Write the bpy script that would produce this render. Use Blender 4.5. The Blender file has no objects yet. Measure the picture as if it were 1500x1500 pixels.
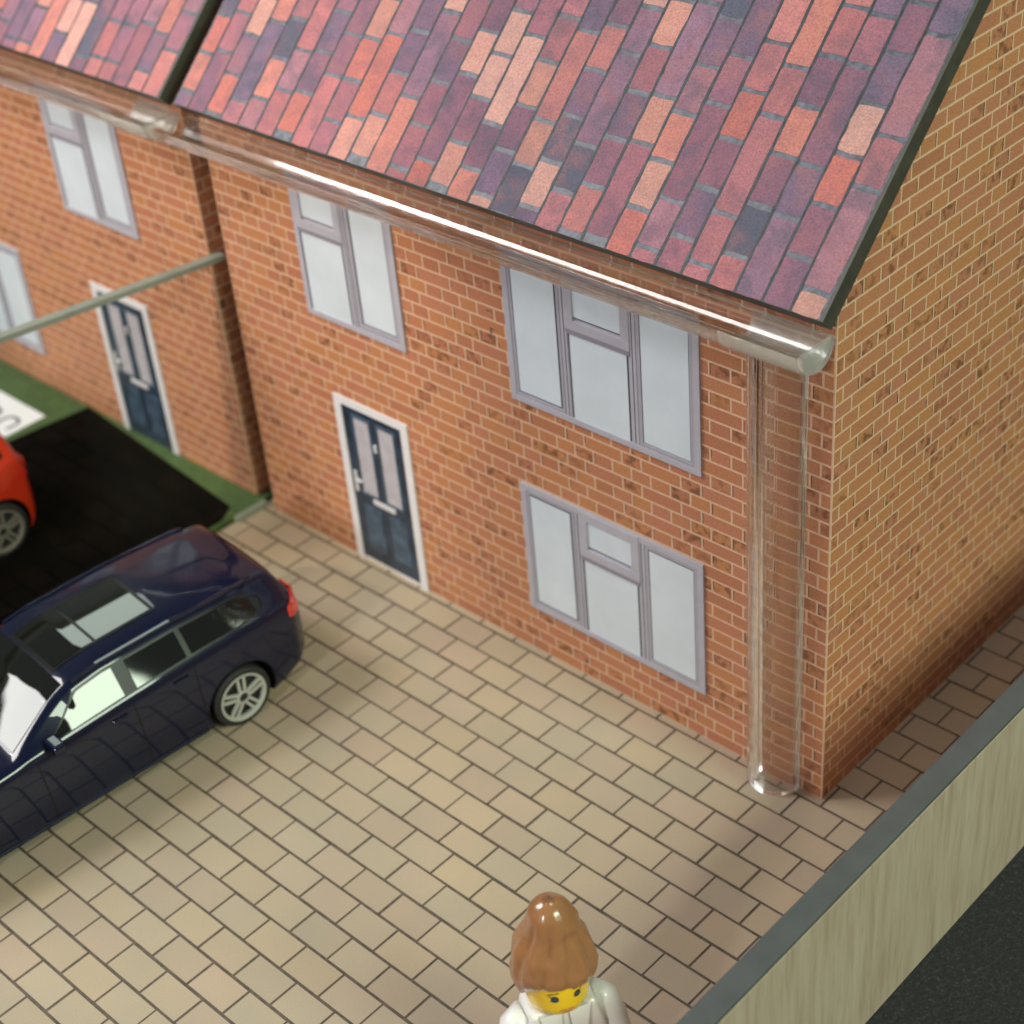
import bpy, math, random
import numpy as np
from mathutils import Vector, Matrix, Euler
RND = random.Random(7)
S = bpy.context.scene
COL = S.collection

# ------------------------------------------------------------------ camera, light, exposure
CAM_LOC = (45.258, -68.571, 81.346)
CAM_ROT = (0.956561, 0.079385, 0.751479)
F_PX = 2528.77
cd = bpy.data.cameras.new('camera'); cam = bpy.data.objects.new('camera', cd); COL.objects.link(cam)
cam.location = CAM_LOC; cam.rotation_euler = CAM_ROT
cd.sensor_fit = 'HORIZONTAL'; cd.sensor_width = 36.0; cd.lens = 36.0 * F_PX / 1500.0
cd.clip_start = 0.5; cd.clip_end = 3000
cd.dof.use_dof = True; cd.dof.focus_distance = 98.0; cd.dof.aperture_fstop = (cd.lens / 1000.0) / 0.95
S.camera = cam

w = bpy.data.worlds.new('World'); S.world = w; w.use_nodes = True
bg = w.node_tree.nodes['Background']
bg.inputs[0].default_value = (0.64, 0.66, 0.64, 1); bg.inputs[1].default_value = 0.21

def area(name, loc, target, size, power, color, size_y=None):
    l = bpy.data.lights.new(name, 'AREA'); o = bpy.data.objects.new(name, l); COL.objects.link(o)
    l.energy = power; l.color = color; l.size = size
    if size_y: l.shape = 'RECTANGLE'; l.size_y = size_y
    o.location = loc
    d = Vector(target) - Vector(loc)
    o.rotation_euler = d.to_track_quat('-Z', 'Y').to_euler()
    return o
area('ceiling_light', (-204, -108, 154), (-30, -15, 10), 44, 80000, (1.0, 1.0, 0.97))
area('key_light', (-145, -100, 178), (-25, -5, 10), 72, 330000, (1.0, 0.98, 0.95))
area('front_light', (30, -235, 125), (-20, 0, 15), 22, 225000, (1.0, 0.95, 0.93))
sp = bpy.data.lights.new('spot_light', 'SPOT'); so = bpy.data.objects.new('spot_light', sp); COL.objects.link(so)
so.location = (-70, -170, 150); so.rotation_euler = (Vector((-63, 0, 27)) - Vector(so.location)).to_track_quat('-Z', 'Y').to_euler()
sp.energy = 790000; sp.color = (1.0, 0.86, 0.66); sp.spot_size = 2 * math.atan(34 / 212); sp.spot_blend = 0.10; sp.shadow_soft_size = 5
area('side_light', (205, -12, 165), (0, 12, 22), 100, 560000, (0.84, 1.0, 0.77), 84)
area('ceiling_light', (-200, 45, 155), (-30, -10, 10), 50, 22000, (0.86, 1.0, 0.88), 26)

S.render.engine = 'CYCLES'
S.view_settings.view_transform = 'Standard'; S.view_settings.look = 'None'
S.view_settings.exposure = 0.0; S.view_settings.gamma = 1.0
S.cycles.use_denoising = True
S.cycles.max_bounces = 14; S.cycles.transmission_bounces = 12; S.cycles.transparent_max_bounces = 16
S.cycles.caustics_refractive = True; S.cycles.caustics_reflective = False
S.cycles.sample_clamp_indirect = 30.0

# ------------------------------------------------------------------ projection (only used to rank pieces by visible size)
CM = Euler(CAM_ROT).to_matrix(); CMI = CM.transposed(); CL = Vector(CAM_LOC)
def px(p):
    d = CMI @ (Vector(p) - CL)
    if d.z > -1: return None
    return (750 + F_PX * d.x / -d.z, 750 - F_PX * d.y / -d.z)
def shown_area(pts):
    q = [px(p) for p in pts]
    if any(a is None for a in q): return 0
    cx = sum(a[0] for a in q) / len(q); cy = sum(a[1] for a in q) / len(q)
    if not (-12 < cx < 1512 and -12 < cy < 1512): return 0
    s = 0
    for i in range(len(q)):
        a, b = q[i], q[(i + 1) % len(q)]; s += a[0] * b[1] - a[1] * b[0]
    return abs(s) / 2

# ------------------------------------------------------------------ materials
def srgb(r, g, b):
    f = lambda c: ((c / 255.0) / 12.92) if c / 255.0 <= 0.04045 else (((c / 255.0) + 0.055) / 1.055) ** 2.4
    return (f(r), f(g), f(b), 1)
class NT:
    def __init__(s, name):
        s.m = bpy.data.materials.new(name); s.m.use_nodes = True
        s.t = s.m.node_tree; s.b = s.t.nodes['Principled BSDF']
    def n(s, kind, **kw):
        o = s.t.nodes.new(kind)
        for k, v in kw.items():
            if isinstance(k, str) and hasattr(o, k): setattr(o, k, v)
        return o
    def l(s, a, b): s.t.links.new(a, b)
    def pos(s): return s.n('ShaderNodeNewGeometry').outputs['Position']
    def noise(s, scale, detail=2.0, rough=0.5, vec=None, dist=0.0):
        o = s.n('ShaderNodeTexNoise'); o.inputs['Scale'].default_value = scale
        o.inputs['Detail'].default_value = detail; o.inputs['Roughness'].default_value = rough
        o.inputs['Distortion'].default_value = dist
        s.l(vec if vec else s.pos(), o.inputs['Vector']); return o.outputs['Fac']
    def ramp(s, fac, stops):
        o = s.n('ShaderNodeValToRGB'); e = o.color_ramp.elements
        while len(e) < len(stops): e.new(0.5)
        for k, (p, c) in enumerate(stops):
            e[k].position = p; e[k].color = c if len(c) == 4 else (*c, 1)
        s.l(fac, o.inputs[0]); return o.outputs[0]
    def rng(s, fac, a, b, c, d):
        o = s.n('ShaderNodeMapRange'); 
        for k, v in zip((1, 2, 3, 4), (a, b, c, d)): o.inputs[k].default_value = v
        s.l(fac, o.inputs[0]); return o.outputs[0]
    def math(s, op, a, b):
        o = s.n('ShaderNodeMath'); o.operation = op
        for k, v in ((0, a), (1, b)):
            if isinstance(v, (int, float)): o.inputs[k].default_value = v
            else: s.l(v, o.inputs[k])
        return o.outputs[0]
    def mix(s, fac, a, b, mode='MIX'):
        o = s.n('ShaderNodeMix'); o.data_type = 'RGBA'; o.blend_type = mode
        for k, v in ((0, fac), (6, a), (7, b)):
            if isinstance(v, (int, float)): o.inputs[k].default_value = v
            elif isinstance(v, tuple): o.inputs[k].default_value = v if len(v) == 4 else (*v, 1)
            else: s.l(v, o.inputs[k])
        return o.outputs[2]
    def base(s, c):
        if isinstance(c, tuple): s.b.inputs['Base Color'].default_value = c if len(c) == 4 else (*c, 1)
        else: s.l(c, s.b.inputs['Base Color'])
    def set(s, **kw):
        for k, v in kw.items(): s.b.inputs[k.replace('_', ' ')].default_value = v
        return s
    def bump(s, h, strength, dist=0.1):
        o = s.n('ShaderNodeBump'); o.inputs['Strength'].default_value = strength; o.inputs['Distance'].default_value = dist
        s.l(h, o.inputs['Height']); s.l(o.outputs[0], s.b.inputs['Normal'])
    def attr(s, name='col'):
        o = s.n('ShaderNodeAttribute'); o.attribute_name = name; return o

def simple(name, c, rough=0.5, var=0.0, scale=3.0, **kw):
    t = NT(name)
    if var:
        f = t.noise(scale, 4, 0.6)
        t.base(t.mix(t.rng(f, 0.3, 0.7, 0, 1), tuple(x * (1 - var) for x in c[:3]), tuple(min(1, x * (1 + var)) for x in c[:3])))
    else: t.base(c)
    t.set(Roughness=rough, **kw); return t.m

def mk_brick():
    t = NT('printed_brick'); a = t.attr()
    fine = t.noise(7.0, 3, 0.65); mid = t.noise(1.7, 2, 0.5)
    c = t.mix(1.0, a.outputs['Color'], t.ramp(fine, [(0.3, (0.80, 0.80, 0.80)), (0.7, (1.14, 1.12, 1.10))]), 'MULTIPLY')
    burn = t.math('MULTIPLY', t.rng(mid, 0.46, 0.62, 0, 1), a.outputs['Alpha'])
    c = t.mix(t.math('MULTIPLY', burn, 0.72), c, (0.12, 0.045, 0.022))
    t.base(c); t.set(Roughness=0.52, IOR=1.4)
    t.bump(t.noise(16, 2), 0.10, 0.05); return t.m
def mk_tile():
    t = NT('printed_roof_tile'); a = t.attr()
    big = t.noise(0.55, 3, 0.55, dist=0.8); fine = t.noise(8.0, 3, 0.7)
    f = t.math('MULTIPLY', t.rng(big, 0.40, 0.62, 0, 1), a.outputs['Alpha'])
    alt = t.ramp(t.noise(0.35, 1), [(0.40, (0.075, 0.08, 0.125)), (0.50, (0.19, 0.09, 0.14)), (0.62, (0.36, 0.14, 0.14))])
    c = t.mix(f, a.outputs['Color'], alt)
    c = t.mix(1.0, c, t.ramp(fine, [(0.32, (0.66, 0.66, 0.69)), (0.68, (1.24, 1.22, 1.22))]), 'MULTIPLY')
    t.base(c); t.set(Roughness=0.46, Specular_IOR_Level=0.5)
    t.bump(t.noise(5.0, 4, 0.8), 1.0, 0.12); return t.m
def mk_paver():
    t = NT('printed_paver'); a = t.attr()
    big = t.noise(0.16, 2); fine = t.noise(11, 3, 0.7)
    c = t.mix(1.0, a.outputs['Color'], t.ramp(big, [(0.3, (0.93, 0.96, 0.96)), (0.7, (1.06, 1.03, 1.0))]), 'MULTIPLY')
    c = t.mix(1.0, c, t.ramp(fine, [(0.3, (0.90, 0.90, 0.90)), (0.7, (1.07, 1.07, 1.06))]), 'MULTIPLY')
    t.base(c); t.set(Roughness=0.48); t.bump(t.noise(14, 2), 0.12, 0.04); return t.m
def mk_clear(name, tint=(0.99, 0.99, 0.985), rough=0.02, f=0.36):
    t = NT(name); t.base((*tint, 1)); t.set(Roughness=rough, IOR=1.49, Transmission_Weight=1.0)
    t.bump(t.noise(1.3, 3), 0.06, 0.05); return see_through(t, f)
def see_through(t, f):
    tr = t.n('ShaderNodeBsdfTransparent'); mx = t.n('ShaderNodeMixShader'); mx.inputs[0].default_value = f
    t.l(t.b.outputs[0], mx.inputs[1]); t.l(tr.outputs[0], mx.inputs[2]); t.l(mx.outputs[0], t.t.nodes['Material Output'].inputs[0]); return t.m
def mk_cloudy():
    t = NT('cloudy_acrylic'); t.base((0.90, 0.89, 0.83, 1)); t.set(IOR=1.49, Transmission_Weight=0.72)
    t.l(t.rng(t.noise(2.2, 4, 0.6), 0.35, 0.65, 0.02, 0.22), t.b.inputs['Roughness'])
    t.bump(t.noise(1.6, 2), 0.16, 0.08); return see_through(t, 0.42)
def mk_pane_sheet():
    t = NT('clear_sheet'); tr = t.n('ShaderNodeBsdfTransparent'); tr.inputs[0].default_value = (0.985, 0.99, 0.985, 1)
    gl = t.n('ShaderNodeBsdfGlossy'); gl.inputs['Roughness'].default_value = 0.02
    fr = t.n('ShaderNodeFresnel'); fr.inputs[0].default_value = 1.12
    mx = t.n('ShaderNodeMixShader'); t.l(fr.outputs[0], mx.inputs[0]); t.l(tr.outputs[0], mx.inputs[1]); t.l(gl.outputs[0], mx.inputs[2])
    t.l(mx.outputs[0], t.t.nodes['Material Output'].inputs[0]); return t.m
def mk_laminate():
    t = NT('wood_laminate'); mp = t.n('ShaderNodeMapping'); mp.inputs['Scale'].default_value = (0.9, 0.9, 0.07)
    t.l(t.pos(), mp.inputs[0])
    f = t.noise(1.6, 5, 0.6, mp.outputs[0], 0.4); g = t.noise(5.5, 3, 0.6, mp.outputs[0])
    c = t.ramp(f, [(0.28, (0.36, 0.265, 0.19)), (0.5, (0.445, 0.35, 0.265)), (0.72, (0.49, 0.40, 0.315))])
    c = t.mix(t.rng(g, 0.55, 0.72, 0, 0.35), c, (0.24, 0.20, 0.11))
    t.base(c); t.set(Roughness=0.5); return t.m
def mk_carpet():
    t = NT('dark_carpet'); f = t.noise(5.0, 5, 0.75)
    t.base(t.ramp(f, [(0.3, (0.008, 0.0085, 0.009)), (0.58, (0.026, 0.027, 0.028)), (0.76, (0.13, 0.135, 0.14))]))
    t.set(Roughness=0.9); t.bump(t.noise(3.5, 4, 0.7), 0.8, 0.3); return t.m
def mk_paint(name, c):
    t = NT(name); f = t.noise(30, 2)
    t.base(t.mix(t.rng(f, 0.35, 0.7, 0, 0.35), c, tuple(min(1, x * 1.8) for x in c[:3])))
    t.set(Roughness=0.35, Coat_Weight=0.8, Coat_Roughness=0.02, Specular_IOR_Level=0.1); return t.m
def mk_mat():
    t = NT('dark_drive_print'); br = t.n('ShaderNodeTexBrick')
    br.inputs['Scale'].default_value = 1.0; br.inputs['Brick Width'].default_value = 3.4; br.inputs['Row Height'].default_value = 2.2
    br.inputs['Mortar Size'].default_value = 0.1
    br.inputs['Color1'].default_value = (0.0065, 0.0052, 0.0040, 1); br.inputs['Color2'].default_value = (0.0050, 0.0045, 0.0036, 1); br.inputs['Mortar'].default_value = (0.0025, 0.0025, 0.0022, 1)
    t.l(t.pos(), br.inputs[0]); t.base(br.outputs[0]); t.set(Roughness=0.85, Specular_IOR_Level=0.0); return t.m

M = dict(
    brick=mk_brick(), tile=mk_tile(), paver=mk_paver(),
    mortar=simple('wall_mortar', (0.62, 0.41, 0.275), 0.55, 0.10, 2.0),
    slate=simple('roof_joint', (0.080, 0.085, 0.112), 0.45, 0.6, 2.2, Specular_IOR_Level=0.38), groove=simple('roof_joint_line', (0.030, 0.034, 0.042), 0.5, 0.6, 2.0, Specular_IOR_Level=0.3),
    joint=simple('paving_joint', (0.095, 0.070, 0.05), 0.6, 0.4, 1.5),
    board=simple('roof_board_edge', (0.050, 0.046, 0.034), 0.5, 0.2, 1.0),
    frame=simple('window_frame_print', (0.40, 0.385, 0.44), 0.42, 0.06, 1.2),
    sash=simple('window_sash_print', (0.34, 0.325, 0.38), 0.42, 0.06, 1.2),
    drip=simple('window_drip_print', (0.235, 0.215, 0.27), 0.45, 0.10, 4.0),
    gasket=simple('window_gasket', (0.06, 0.06, 0.085), 0.5),
    pane=simple('window_pane_print', (0.58, 0.64, 0.70), 0.36, 0.06, 0.25),
    dframe=simple('door_frame_print', (0.66, 0.65, 0.67), 0.42, 0.04, 1.0),
    door=simple('navy_door_print', (0.020, 0.033, 0.056), 0.34, 0.55, 0.7),
    doorpanel=simple('navy_panel_print', (0.045, 0.075, 0.115), 0.36, 0.5, 0.9),
    dglass=simple('door_glazing_print', (0.42, 0.40, 0.44), 0.4, 0.12, 0.8),
    metal=simple('bright_fitting', (0.55, 0.54, 0.55), 0.35),
    scuff=simple('scuff', (0.10, 0.09, 0.075), 0.7),
    clear=mk_clear('clear_acrylic'), pipe=mk_clear('clear_acrylic_tube', f=0.10), cloudy=mk_cloudy(), sheet=mk_pane_sheet(),
    sheetedge=simple('frosted_edge', (0.20, 0.21, 0.175), 0.5, 0.12, 0.6),
    laminate=mk_laminate(), fencetop=simple('grey_edging', (0.075, 0.08, 0.082), 0.5, 0.10, 0.5),
    carpet=mk_carpet(), green=simple('green_board', (0.045, 0.085, 0.020), 0.75, 0.25, 0.8),
    greenedge=simple('board_edge', (0.22, 0.25, 0.19), 0.6, 0.1, 1.0),
    mat=mk_mat(), navy=mk_paint('navy_car_paint', (0.0012, 0.003, 0.017)), red=mk_paint('red_car_paint', (0.40, 0.022, 0.006)),
    carglass=simple('dark_car_glass', (0.006, 0.007, 0.006), 0.03, IOR=1.55),
    black=simple('black_plastic', (0.006, 0.006, 0.006), 0.3, Specular_IOR_Level=0.25), tyre=simple('tyre_rubber', (0.012, 0.012, 0.012), 0.7),
    rim=simple('painted_rim', (0.38, 0.38, 0.34), 0.35), bronze=simple('dull_rim', (0.17, 0.145, 0.12), 0.45), rimdark=simple('rim_recess', (0.012, 0.012, 0.014), 0.5),
    lamp=simple('red_lamp', (0.55, 0.02, 0.012), 0.15, 0.3, 1.5, Coat_Weight=1.0), headlamp=simple('headlamp', (0.6, 0.62, 0.65), 0.1),
    hair=simple('brown_hair_plastic', (0.30, 0.135, 0.055), 0.22, 0.12, 0.6, Coat_Weight=0.4),
    yellow=simple('yellow_plastic', (0.80, 0.52, 0.012), 0.28, Coat_Weight=0.3),
    white=simple('white_plastic', (0.74, 0.73, 0.70), 0.3, Coat_Weight=0.3),
    greyprint=simple('grey_shirt_print', (0.13, 0.125, 0.14), 0.4), tan=simple('tan_plastic', (0.50, 0.42, 0.30), 0.35),
    facedark=simple('face_print', (0.035, 0.030, 0.030), 0.4), lip=simple('lip_print', (0.42, 0.16, 0.06), 0.4), blue=simple('eye_print', (0.12, 0.2, 0.3), 0.4),
    card=simple('white_card', (0.72, 0.74, 0.76), 0.5), ink=simple('black_ink', (0.03, 0.03, 0.035), 0.5),
)

# ------------------------------------------------------------------ mesh helpers
class MB:
    def __init__(s): s.v = []; s.f = []; s.c = []; s.mi = []
    def add(s, vs, fs, col=None, mi=0):
        o = len(s.v); s.v += [tuple(x) for x in vs]; s.f += [tuple(i + o for i in f) for f in fs]
        s.c += [col or (1, 1, 1, 0)] * len(vs); s.mi += [mi] * len(fs); return s
    def box(s, x0, x1, y0, y1, z0, z1, mi=0):
        v = [(x0, y0, z0), (x1, y0, z0), (x1, y1, z0), (x0, y1, z0), (x0, y0, z1), (x1, y0, z1), (x1, y1, z1), (x0, y1, z1)]
        return s.add(v, [(3, 2, 1, 0), (4, 5, 6, 7), (0, 1, 5, 4), (1, 2, 6, 5), (2, 3, 7, 6), (3, 0, 4, 7)], mi=mi)
    def lathe(s, prof, n, fn, mi=0, cap=True):
        """prof: (radius, along); fn(r*cos, r*sin, along) -> point"""
        vs = []; fs = []
        for r, a in prof:
            for k in range(n):
                t = 2 * math.pi * k / n; vs.append(fn(r * math.cos(t), r * math.sin(t), a))
        for i in range(len(prof) - 1):
            for k in range(n):
                fs.append((i * n + k, i * n + (k + 1) % n, (i + 1) * n + (k + 1) % n, (i + 1) * n + k))
        if cap:
            fs.append(tuple(range(n - 1, -1, -1))); fs.append(tuple((len(prof) - 1) * n + k for k in range(n)))
        return s.add(vs, fs, mi=mi)
    def mesh(s, name, mats, smooth=False, color=False, origin=None):
        me = bpy.data.meshes.new(name)
        o = Vector(origin) if origin else Vector((0, 0, 0))
        me.from_pydata([tuple(Vector(p) - o) for p in s.v], [], s.f)
        for m in (mats if isinstance(mats, (list, tuple)) else [mats]): me.materials.append(m)
        if any(s.mi): me.polygons.foreach_set('material_index', s.mi)
        if color:
            a = me.color_attributes.new('col', 'FLOAT_COLOR', 'POINT')
            a.data.foreach_set('color', [x for c in s.c for x in c])
        if smooth: me.polygons.foreach_set('use_smooth', [True] * len(me.polygons))
        me.update(); return me
    def obj(s, name, mats, parent=None, smooth=False, color=False, origin=None, **tags):
        me = s.mesh(name, mats, smooth, color, origin); return link(name, me, parent, origin, **tags)

def link(name, me, parent=None, loc=None, **tags):
    o = bpy.data.objects.new(name, me); COL.objects.link(o)
    if loc: o.location = loc
    if parent:
        o.parent = parent; o.matrix_parent_inverse = Matrix.Identity(4)
        o.location = Vector(o.location) - root_loc(parent) if loc else -root_loc(parent)
    for k, v in tags.items(): o[k] = v
    return o
ROOT = {}
def root_loc(p):
    v = Vector((0, 0, 0))
    while p: v += Vector(p.location); p = p.parent
    return v
def empty(name, loc, label, cat, group=None):
    o = bpy.data.objects.new(name, None); COL.objects.link(o); o.location = loc
    o['label'] = label; o['category'] = cat
    if group: o['group'] = group
    return o
def bevel(o, wd, seg=2, ang=0.6):
    m = o.modifiers.new('bevel', 'BEVEL'); m.width = wd; m.segments = seg; m.limit_method = 'ANGLE'; m.angle_limit = ang
    return o

# planar pieces -----------------------------------------------------
class Plane:
    """local (a, b) on a plane with origin o, axes ea, eb and outward normal en"""
    def __init__(s, o, ea, eb): s.o = Vector(o); s.a = Vector(ea).normalized(); s.b = Vector(eb).normalized(); s.n = s.a.cross(s.b).normalized()
    def p(s, a, b, h=0): return s.o + s.a * a + s.b * b + s.n * h
def clip_half(poly, A, B, Cc):
    """keep A*x+B*y<=C"""
    out = []
    for i in range(len(poly)):
        p, q = poly[i], poly[(i + 1) % len(poly)]
        dp = A * p[0] + B * p[1] - Cc; dq = A * q[0] + B * q[1] - Cc
        if dp <= 0: out.append(p)
        if (dp < 0) != (dq < 0) and dp != dq:
            t = dp / (dp - dq); out.append((p[0] + t * (q[0] - p[0]), p[1] + t * (q[1] - p[1])))
    return out
def minus(rect, hole):
    x0, x1, y0, y1 = rect; a0, a1, b0, b1 = hole
    if a0 >= x1 or a1 <= x0 or b0 >= y1 or b1 <= y0: return [rect]
    out = []
    if x0 < a0: out.append((x0, a0, y0, y1))
    if x1 > a1: out.append((a1, x1, y0, y1))
    m0, m1 = max(x0, a0), min(x1, a1)
    if y0 < b0: out.append((m0, m1, y0, b0))
    if y1 > b1: out.append((m0, m1, b1, y1))
    return out
def prism(poly, h):
    n = len(poly)
    cx = sum(p[0] for p in poly) / n; cy = sum(p[1] for p in poly) / n
    v = [(p[0], p[1], h) for p in poly] + [(p[0], p[1], -0.02) for p in poly]
    f = [tuple(range(n))] + [(i + n, (i + 1) % n + n, (i + 1) % n, i) for i in range(n)]
    return v, f
def poly_area(p): return abs(sum(p[i][0] * p[(i + 1) % len(p)][1] - p[(i + 1) % len(p)][0] * p[i][1] for i in range(len(p)))) / 2
CACHE = {}; DARK = (0.10, 0.045, 0.022, 0)
def lay(pieces, name, mass_name, mat, parent, most=300):
    """pieces: (plane, poly, height, colour, key) ; the largest in view become objects, the others one joined part"""
    rank = []
    for i, (pl, poly, h, c, key, ar) in enumerate(pieces):
        rank.append((shown_area([pl.p(a, b, h) for a, b in poly]), i))
    rank.sort(reverse=True)
    single = {i for s, i in rank[:most] if s > 12}
    mass = MB()
    for i, (pl, poly, h, c, key, ar) in enumerate(pieces):
        if i in single:
            cx = sum(p[0] for p in poly) / len(poly); cy = sum(p[1] for p in poly) / len(poly)
            k = (name, key, c, tuple((round(a - cx, 3), round(b - cy, 3)) for a, b in ar[0]) if ar else 0) if key else None
            me = CACHE.get(k) if k else None
            if me is None:
                v, f = prism([(p[0] - cx, p[1] - cy) for p in poly], h)
                one = MB().add(v, f, c)
                for q in ar or (): one.add([(a - cx, b - cy, h + .003) for a, b in q], [tuple(range(len(q)))], DARK)
                me = one.mesh(name, mat, color=True)
                if k: CACHE[k] = me
            o = bpy.data.objects.new(name, me); COL.objects.link(o); o.parent = parent
            mw = Matrix((( *(pl.a[j], pl.b[j], pl.n[j], 0),) for j in range(3))).to_4x4() if False else Matrix(((pl.a.x, pl.b.x, pl.n.x, 0), (pl.a.y, pl.b.y, pl.n.y, 0), (pl.a.z, pl.b.z, pl.n.z, 0), (0, 0, 0, 1)))
            mw.translation = pl.p(cx, cy) - root_loc(parent)
            o.matrix_basis = mw
        else:
            v, f = prism(poly, h)
            mass.add([pl.p(a, b, z) for a, b, z in v], f, c)
            for q in ar or (): mass.add([pl.p(a, b, h + .003) for a, b in q], [tuple(range(len(q)))], DARK)
    if mass.v: mass.obj(mass_name, mat, parent, color=True, kind='stuff')

# ------------------------------------------------------------------ bricks
BRICKS = [(0.44, 0.183, 0.092), (0.455, 0.195, 0.092), (0.43, 0.175, 0.099), (0.445, 0.19, 0.10), (0.405, 0.165, 0.09), (0.46, 0.20, 0.09), (0.445, 0.184, 0.106)]
def brick_col(header):
    c = RND.choice(BRICKS); burn = RND.choice((0.6, 1.0)) if RND.random() < (0.30 if header else 0.08) else 0.0
    return (*c, burn)
JH, JV = 0.165, 0.16
def arris(r, left):
    '''the dark arris printed along one end of many bricks'''
    if RND.random() > 0.42: return None
    x0, x1, z0, z1 = r; w_ = RND.choice((0.05, 0.07, 0.09)); a = z0 + (z1 - z0) * RND.choice((0.0, 0.0, 0.3)); t = RND.random() < .4
    if left: q = [[(x0, a), (x0 + w_, a + .06), (x0 + w_, z1), (x0, z1)]]
    else: q = [[(x1 - w_, z0), (x1, z0), (x1, z1 - (a - z0)), (x1 - w_, z1 - (a - z0) - .06)]]
    return q
def courses(x0, x1, z0, z1, pitch, odd_headers, head0, str0):
    """rows of headers alternate with rows of header + stretcher; returns rects"""
    out = []
    for k in range(int(math.floor(z0)), int(math.ceil(z1))):
        za, zb = max(z0, k + JV / 2), min(z1, k + 1 - JV / 2)
        if zb - za < 0.15: continue
        allhead = (k % 2 == 1) == odd_headers
        xs = []
        if allhead:
            n0 = math.floor((x0 - head0) / pitch) - 1
            xs = [head0 + pitch * (n0 + i) for i in range(int((x1 - x0) / pitch) + 4)]
        else:
            n0 = math.floor((x0 - str0) / (3 * pitch)) - 1
            for i in range(int((x1 - x0) / (3 * pitch)) + 4):
                b = str0 + 3 * pitch * (n0 + i); xs += [b, b + 2 * pitch]
        for a, b in zip(xs, xs[1:]):
            xa, xb = max(x0, a + JH / 2), min(x1, b - JH / 2)
            if xb - xa > 0.2: out.append((xa, xb, za, zb, b - a < pitch * 1.5))
    return out
PITCH = 13.59 / 12.97                                   # run over rise of the roof
SL = Vector((0, 13.59, 12.97)).normalized(); RN = Vector((0, -12.97, 13.59)).normalized()
EAVE = Vector((0, -1.72, 36.23)); DEPTH = 40.0; HB = 0.02
def under(y): return 36.23 + (y + 1.72) / PITCH - 1.25 / RN.z     # underside of the roof board above y
def wall_pieces(x_left, x_right, holes):
    P = []
    front = Plane((0, 0, 0), (1, 0, 0), (0, 0, 1))
    for (a, b, c, d, head) in courses(x_left + 0.10, x_right - 0.10, 0.0, under(0) - 0.05, 1.592, True, -26.25, -33.36):
        rs = [(a, b, c, d)]
        for h in holes:
            rs = [q for r in rs for q in minus(r, h)]
        for r in rs:
            if r[1] - r[0] < 0.12 or r[3] - r[2] < 0.1: continue
            full = r == (a, b, c, d) and abs((d - c) - (1 - JV)) < 1e-6
            key = ('h' if head else 's') if full and abs((b - a) - ((1.592 if head else 3.184) - JH)) < 1e-3 else None
            P.append((front, [(r[0], r[2]), (r[1], r[2]), (r[1], r[3]), (r[0], r[3])], HB, brick_col(head), key, arris(r, True) if full else None))
    side = Plane((x_right, 0, 0), (0, 1, 0), (0, 0, 1))
    for (a, b, c, d, head) in courses(0.10, DEPTH - 0.1, 0.0, under(DEPTH / 2), 1.64, False, 0.76, 1.65):
        poly = clip_half(clip_half([(a, c), (b, c), (b, d), (a, d)], -1 / PITCH, 1.0, under(0) - 0.02), 1 / PITCH, 1.0, under(0) - 0.02 + DEPTH / PITCH)
        if len(poly) < 3 or poly_area(poly) < 0.08: continue
        key = ('H' if head else 'S') if len(poly) == 4 and abs((b - a) - ((1.64 if head else 3.28) - JH)) < 1e-3 and abs(poly_area(poly) - (b - a) * (1 - JV)) < 1e-4 else None
        P.append((side, poly, HB, brick_col(head), key, arris((a, b, c, d), False) if key else None))
    return P

TILES = [((0.50, 0.245, 0.205), 0.20), ((0.46, 0.165, 0.135), 0.3), ((0.36, 0.120, 0.130), 0.4), ((0.30, 0.110, 0.145), 0.5), ((0.20, 0.088, 0.135), 0.55),
         ((0.145, 0.092, 0.150), 0.6), ((0.46, 0.205, 0.17), 0.25), ((0.085, 0.082, 0.125), 0.5), ((0.34, 0.125, 0.145), 0.45), ((0.25, 0.10, 0.145), 0.55), ((0.50, 0.26, 0.225), 0.15), ((0.165, 0.095, 0.155), 0.5), ((0.26, 0.105, 0.155), 0.5), ((0.38, 0.13, 0.14), 0.4),
         ((0.42, 0.125, 0.105), 0.3), ((0.30, 0.135, 0.175), 0.5), ((0.43, 0.155, 0.15), 0.3), ((0.23, 0.12, 0.18), 0.5)]
def wavy(a, b, c, d):
    j = lambda s=0.075: RND.uniform(-s, s)
    r = 0.10
    return [(a + r, c + j(.02)), ((a + b) / 2, c + j()), (b - r, c + j(.02)), (b + j(.02), c + r), (b + j(), (c + d) / 2), (b + j(.02), d - r), (b - r, d + j(.02)), ((a + b) / 2, d + j()), (a + r, d + j(.02)), (a + j(.02), d - r), (a + j(), (c + d) / 2), (a + j(.02), c + r)]
def tile_pieces(x_left, x_right):
    P = []; pl = Plane((0, EAVE.y, EAVE.z), (1, 0, 0), SL); smax = (DEPTH / 2 - EAVE.y) / SL.y
    x = x_right; k = 0
    while x > x_left + 0.4:
        x0 = max(x_left, x - 1.85)
        s = -RND.uniform(0, 3.0) if k % 2 else -RND.uniform(0.2, 5.5); flip = RND.random() < 0.5
        while s < smax:
            if k % 2: L = 3.03
            else:
                L = 3.03 if flip else 6.06; flip = not flip
                if RND.random() < 0.12: flip = not flip
            a, b, c, d = x0 + 0.085, x - 0.085, max(0.03, s + 0.15), min(smax, s + L - 0.15)
            if d - c > 0.5:
                col, al = RND.choice(TILES)
                g = RND.uniform(1.14, 1.40)
                P.append((pl, wavy(a, b, c, d), 0.03, (col[0] * g, col[1] * g, col[2] * g, al), None, None))
            s += L
        x -= 1.85; k += 1
    return P

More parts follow.
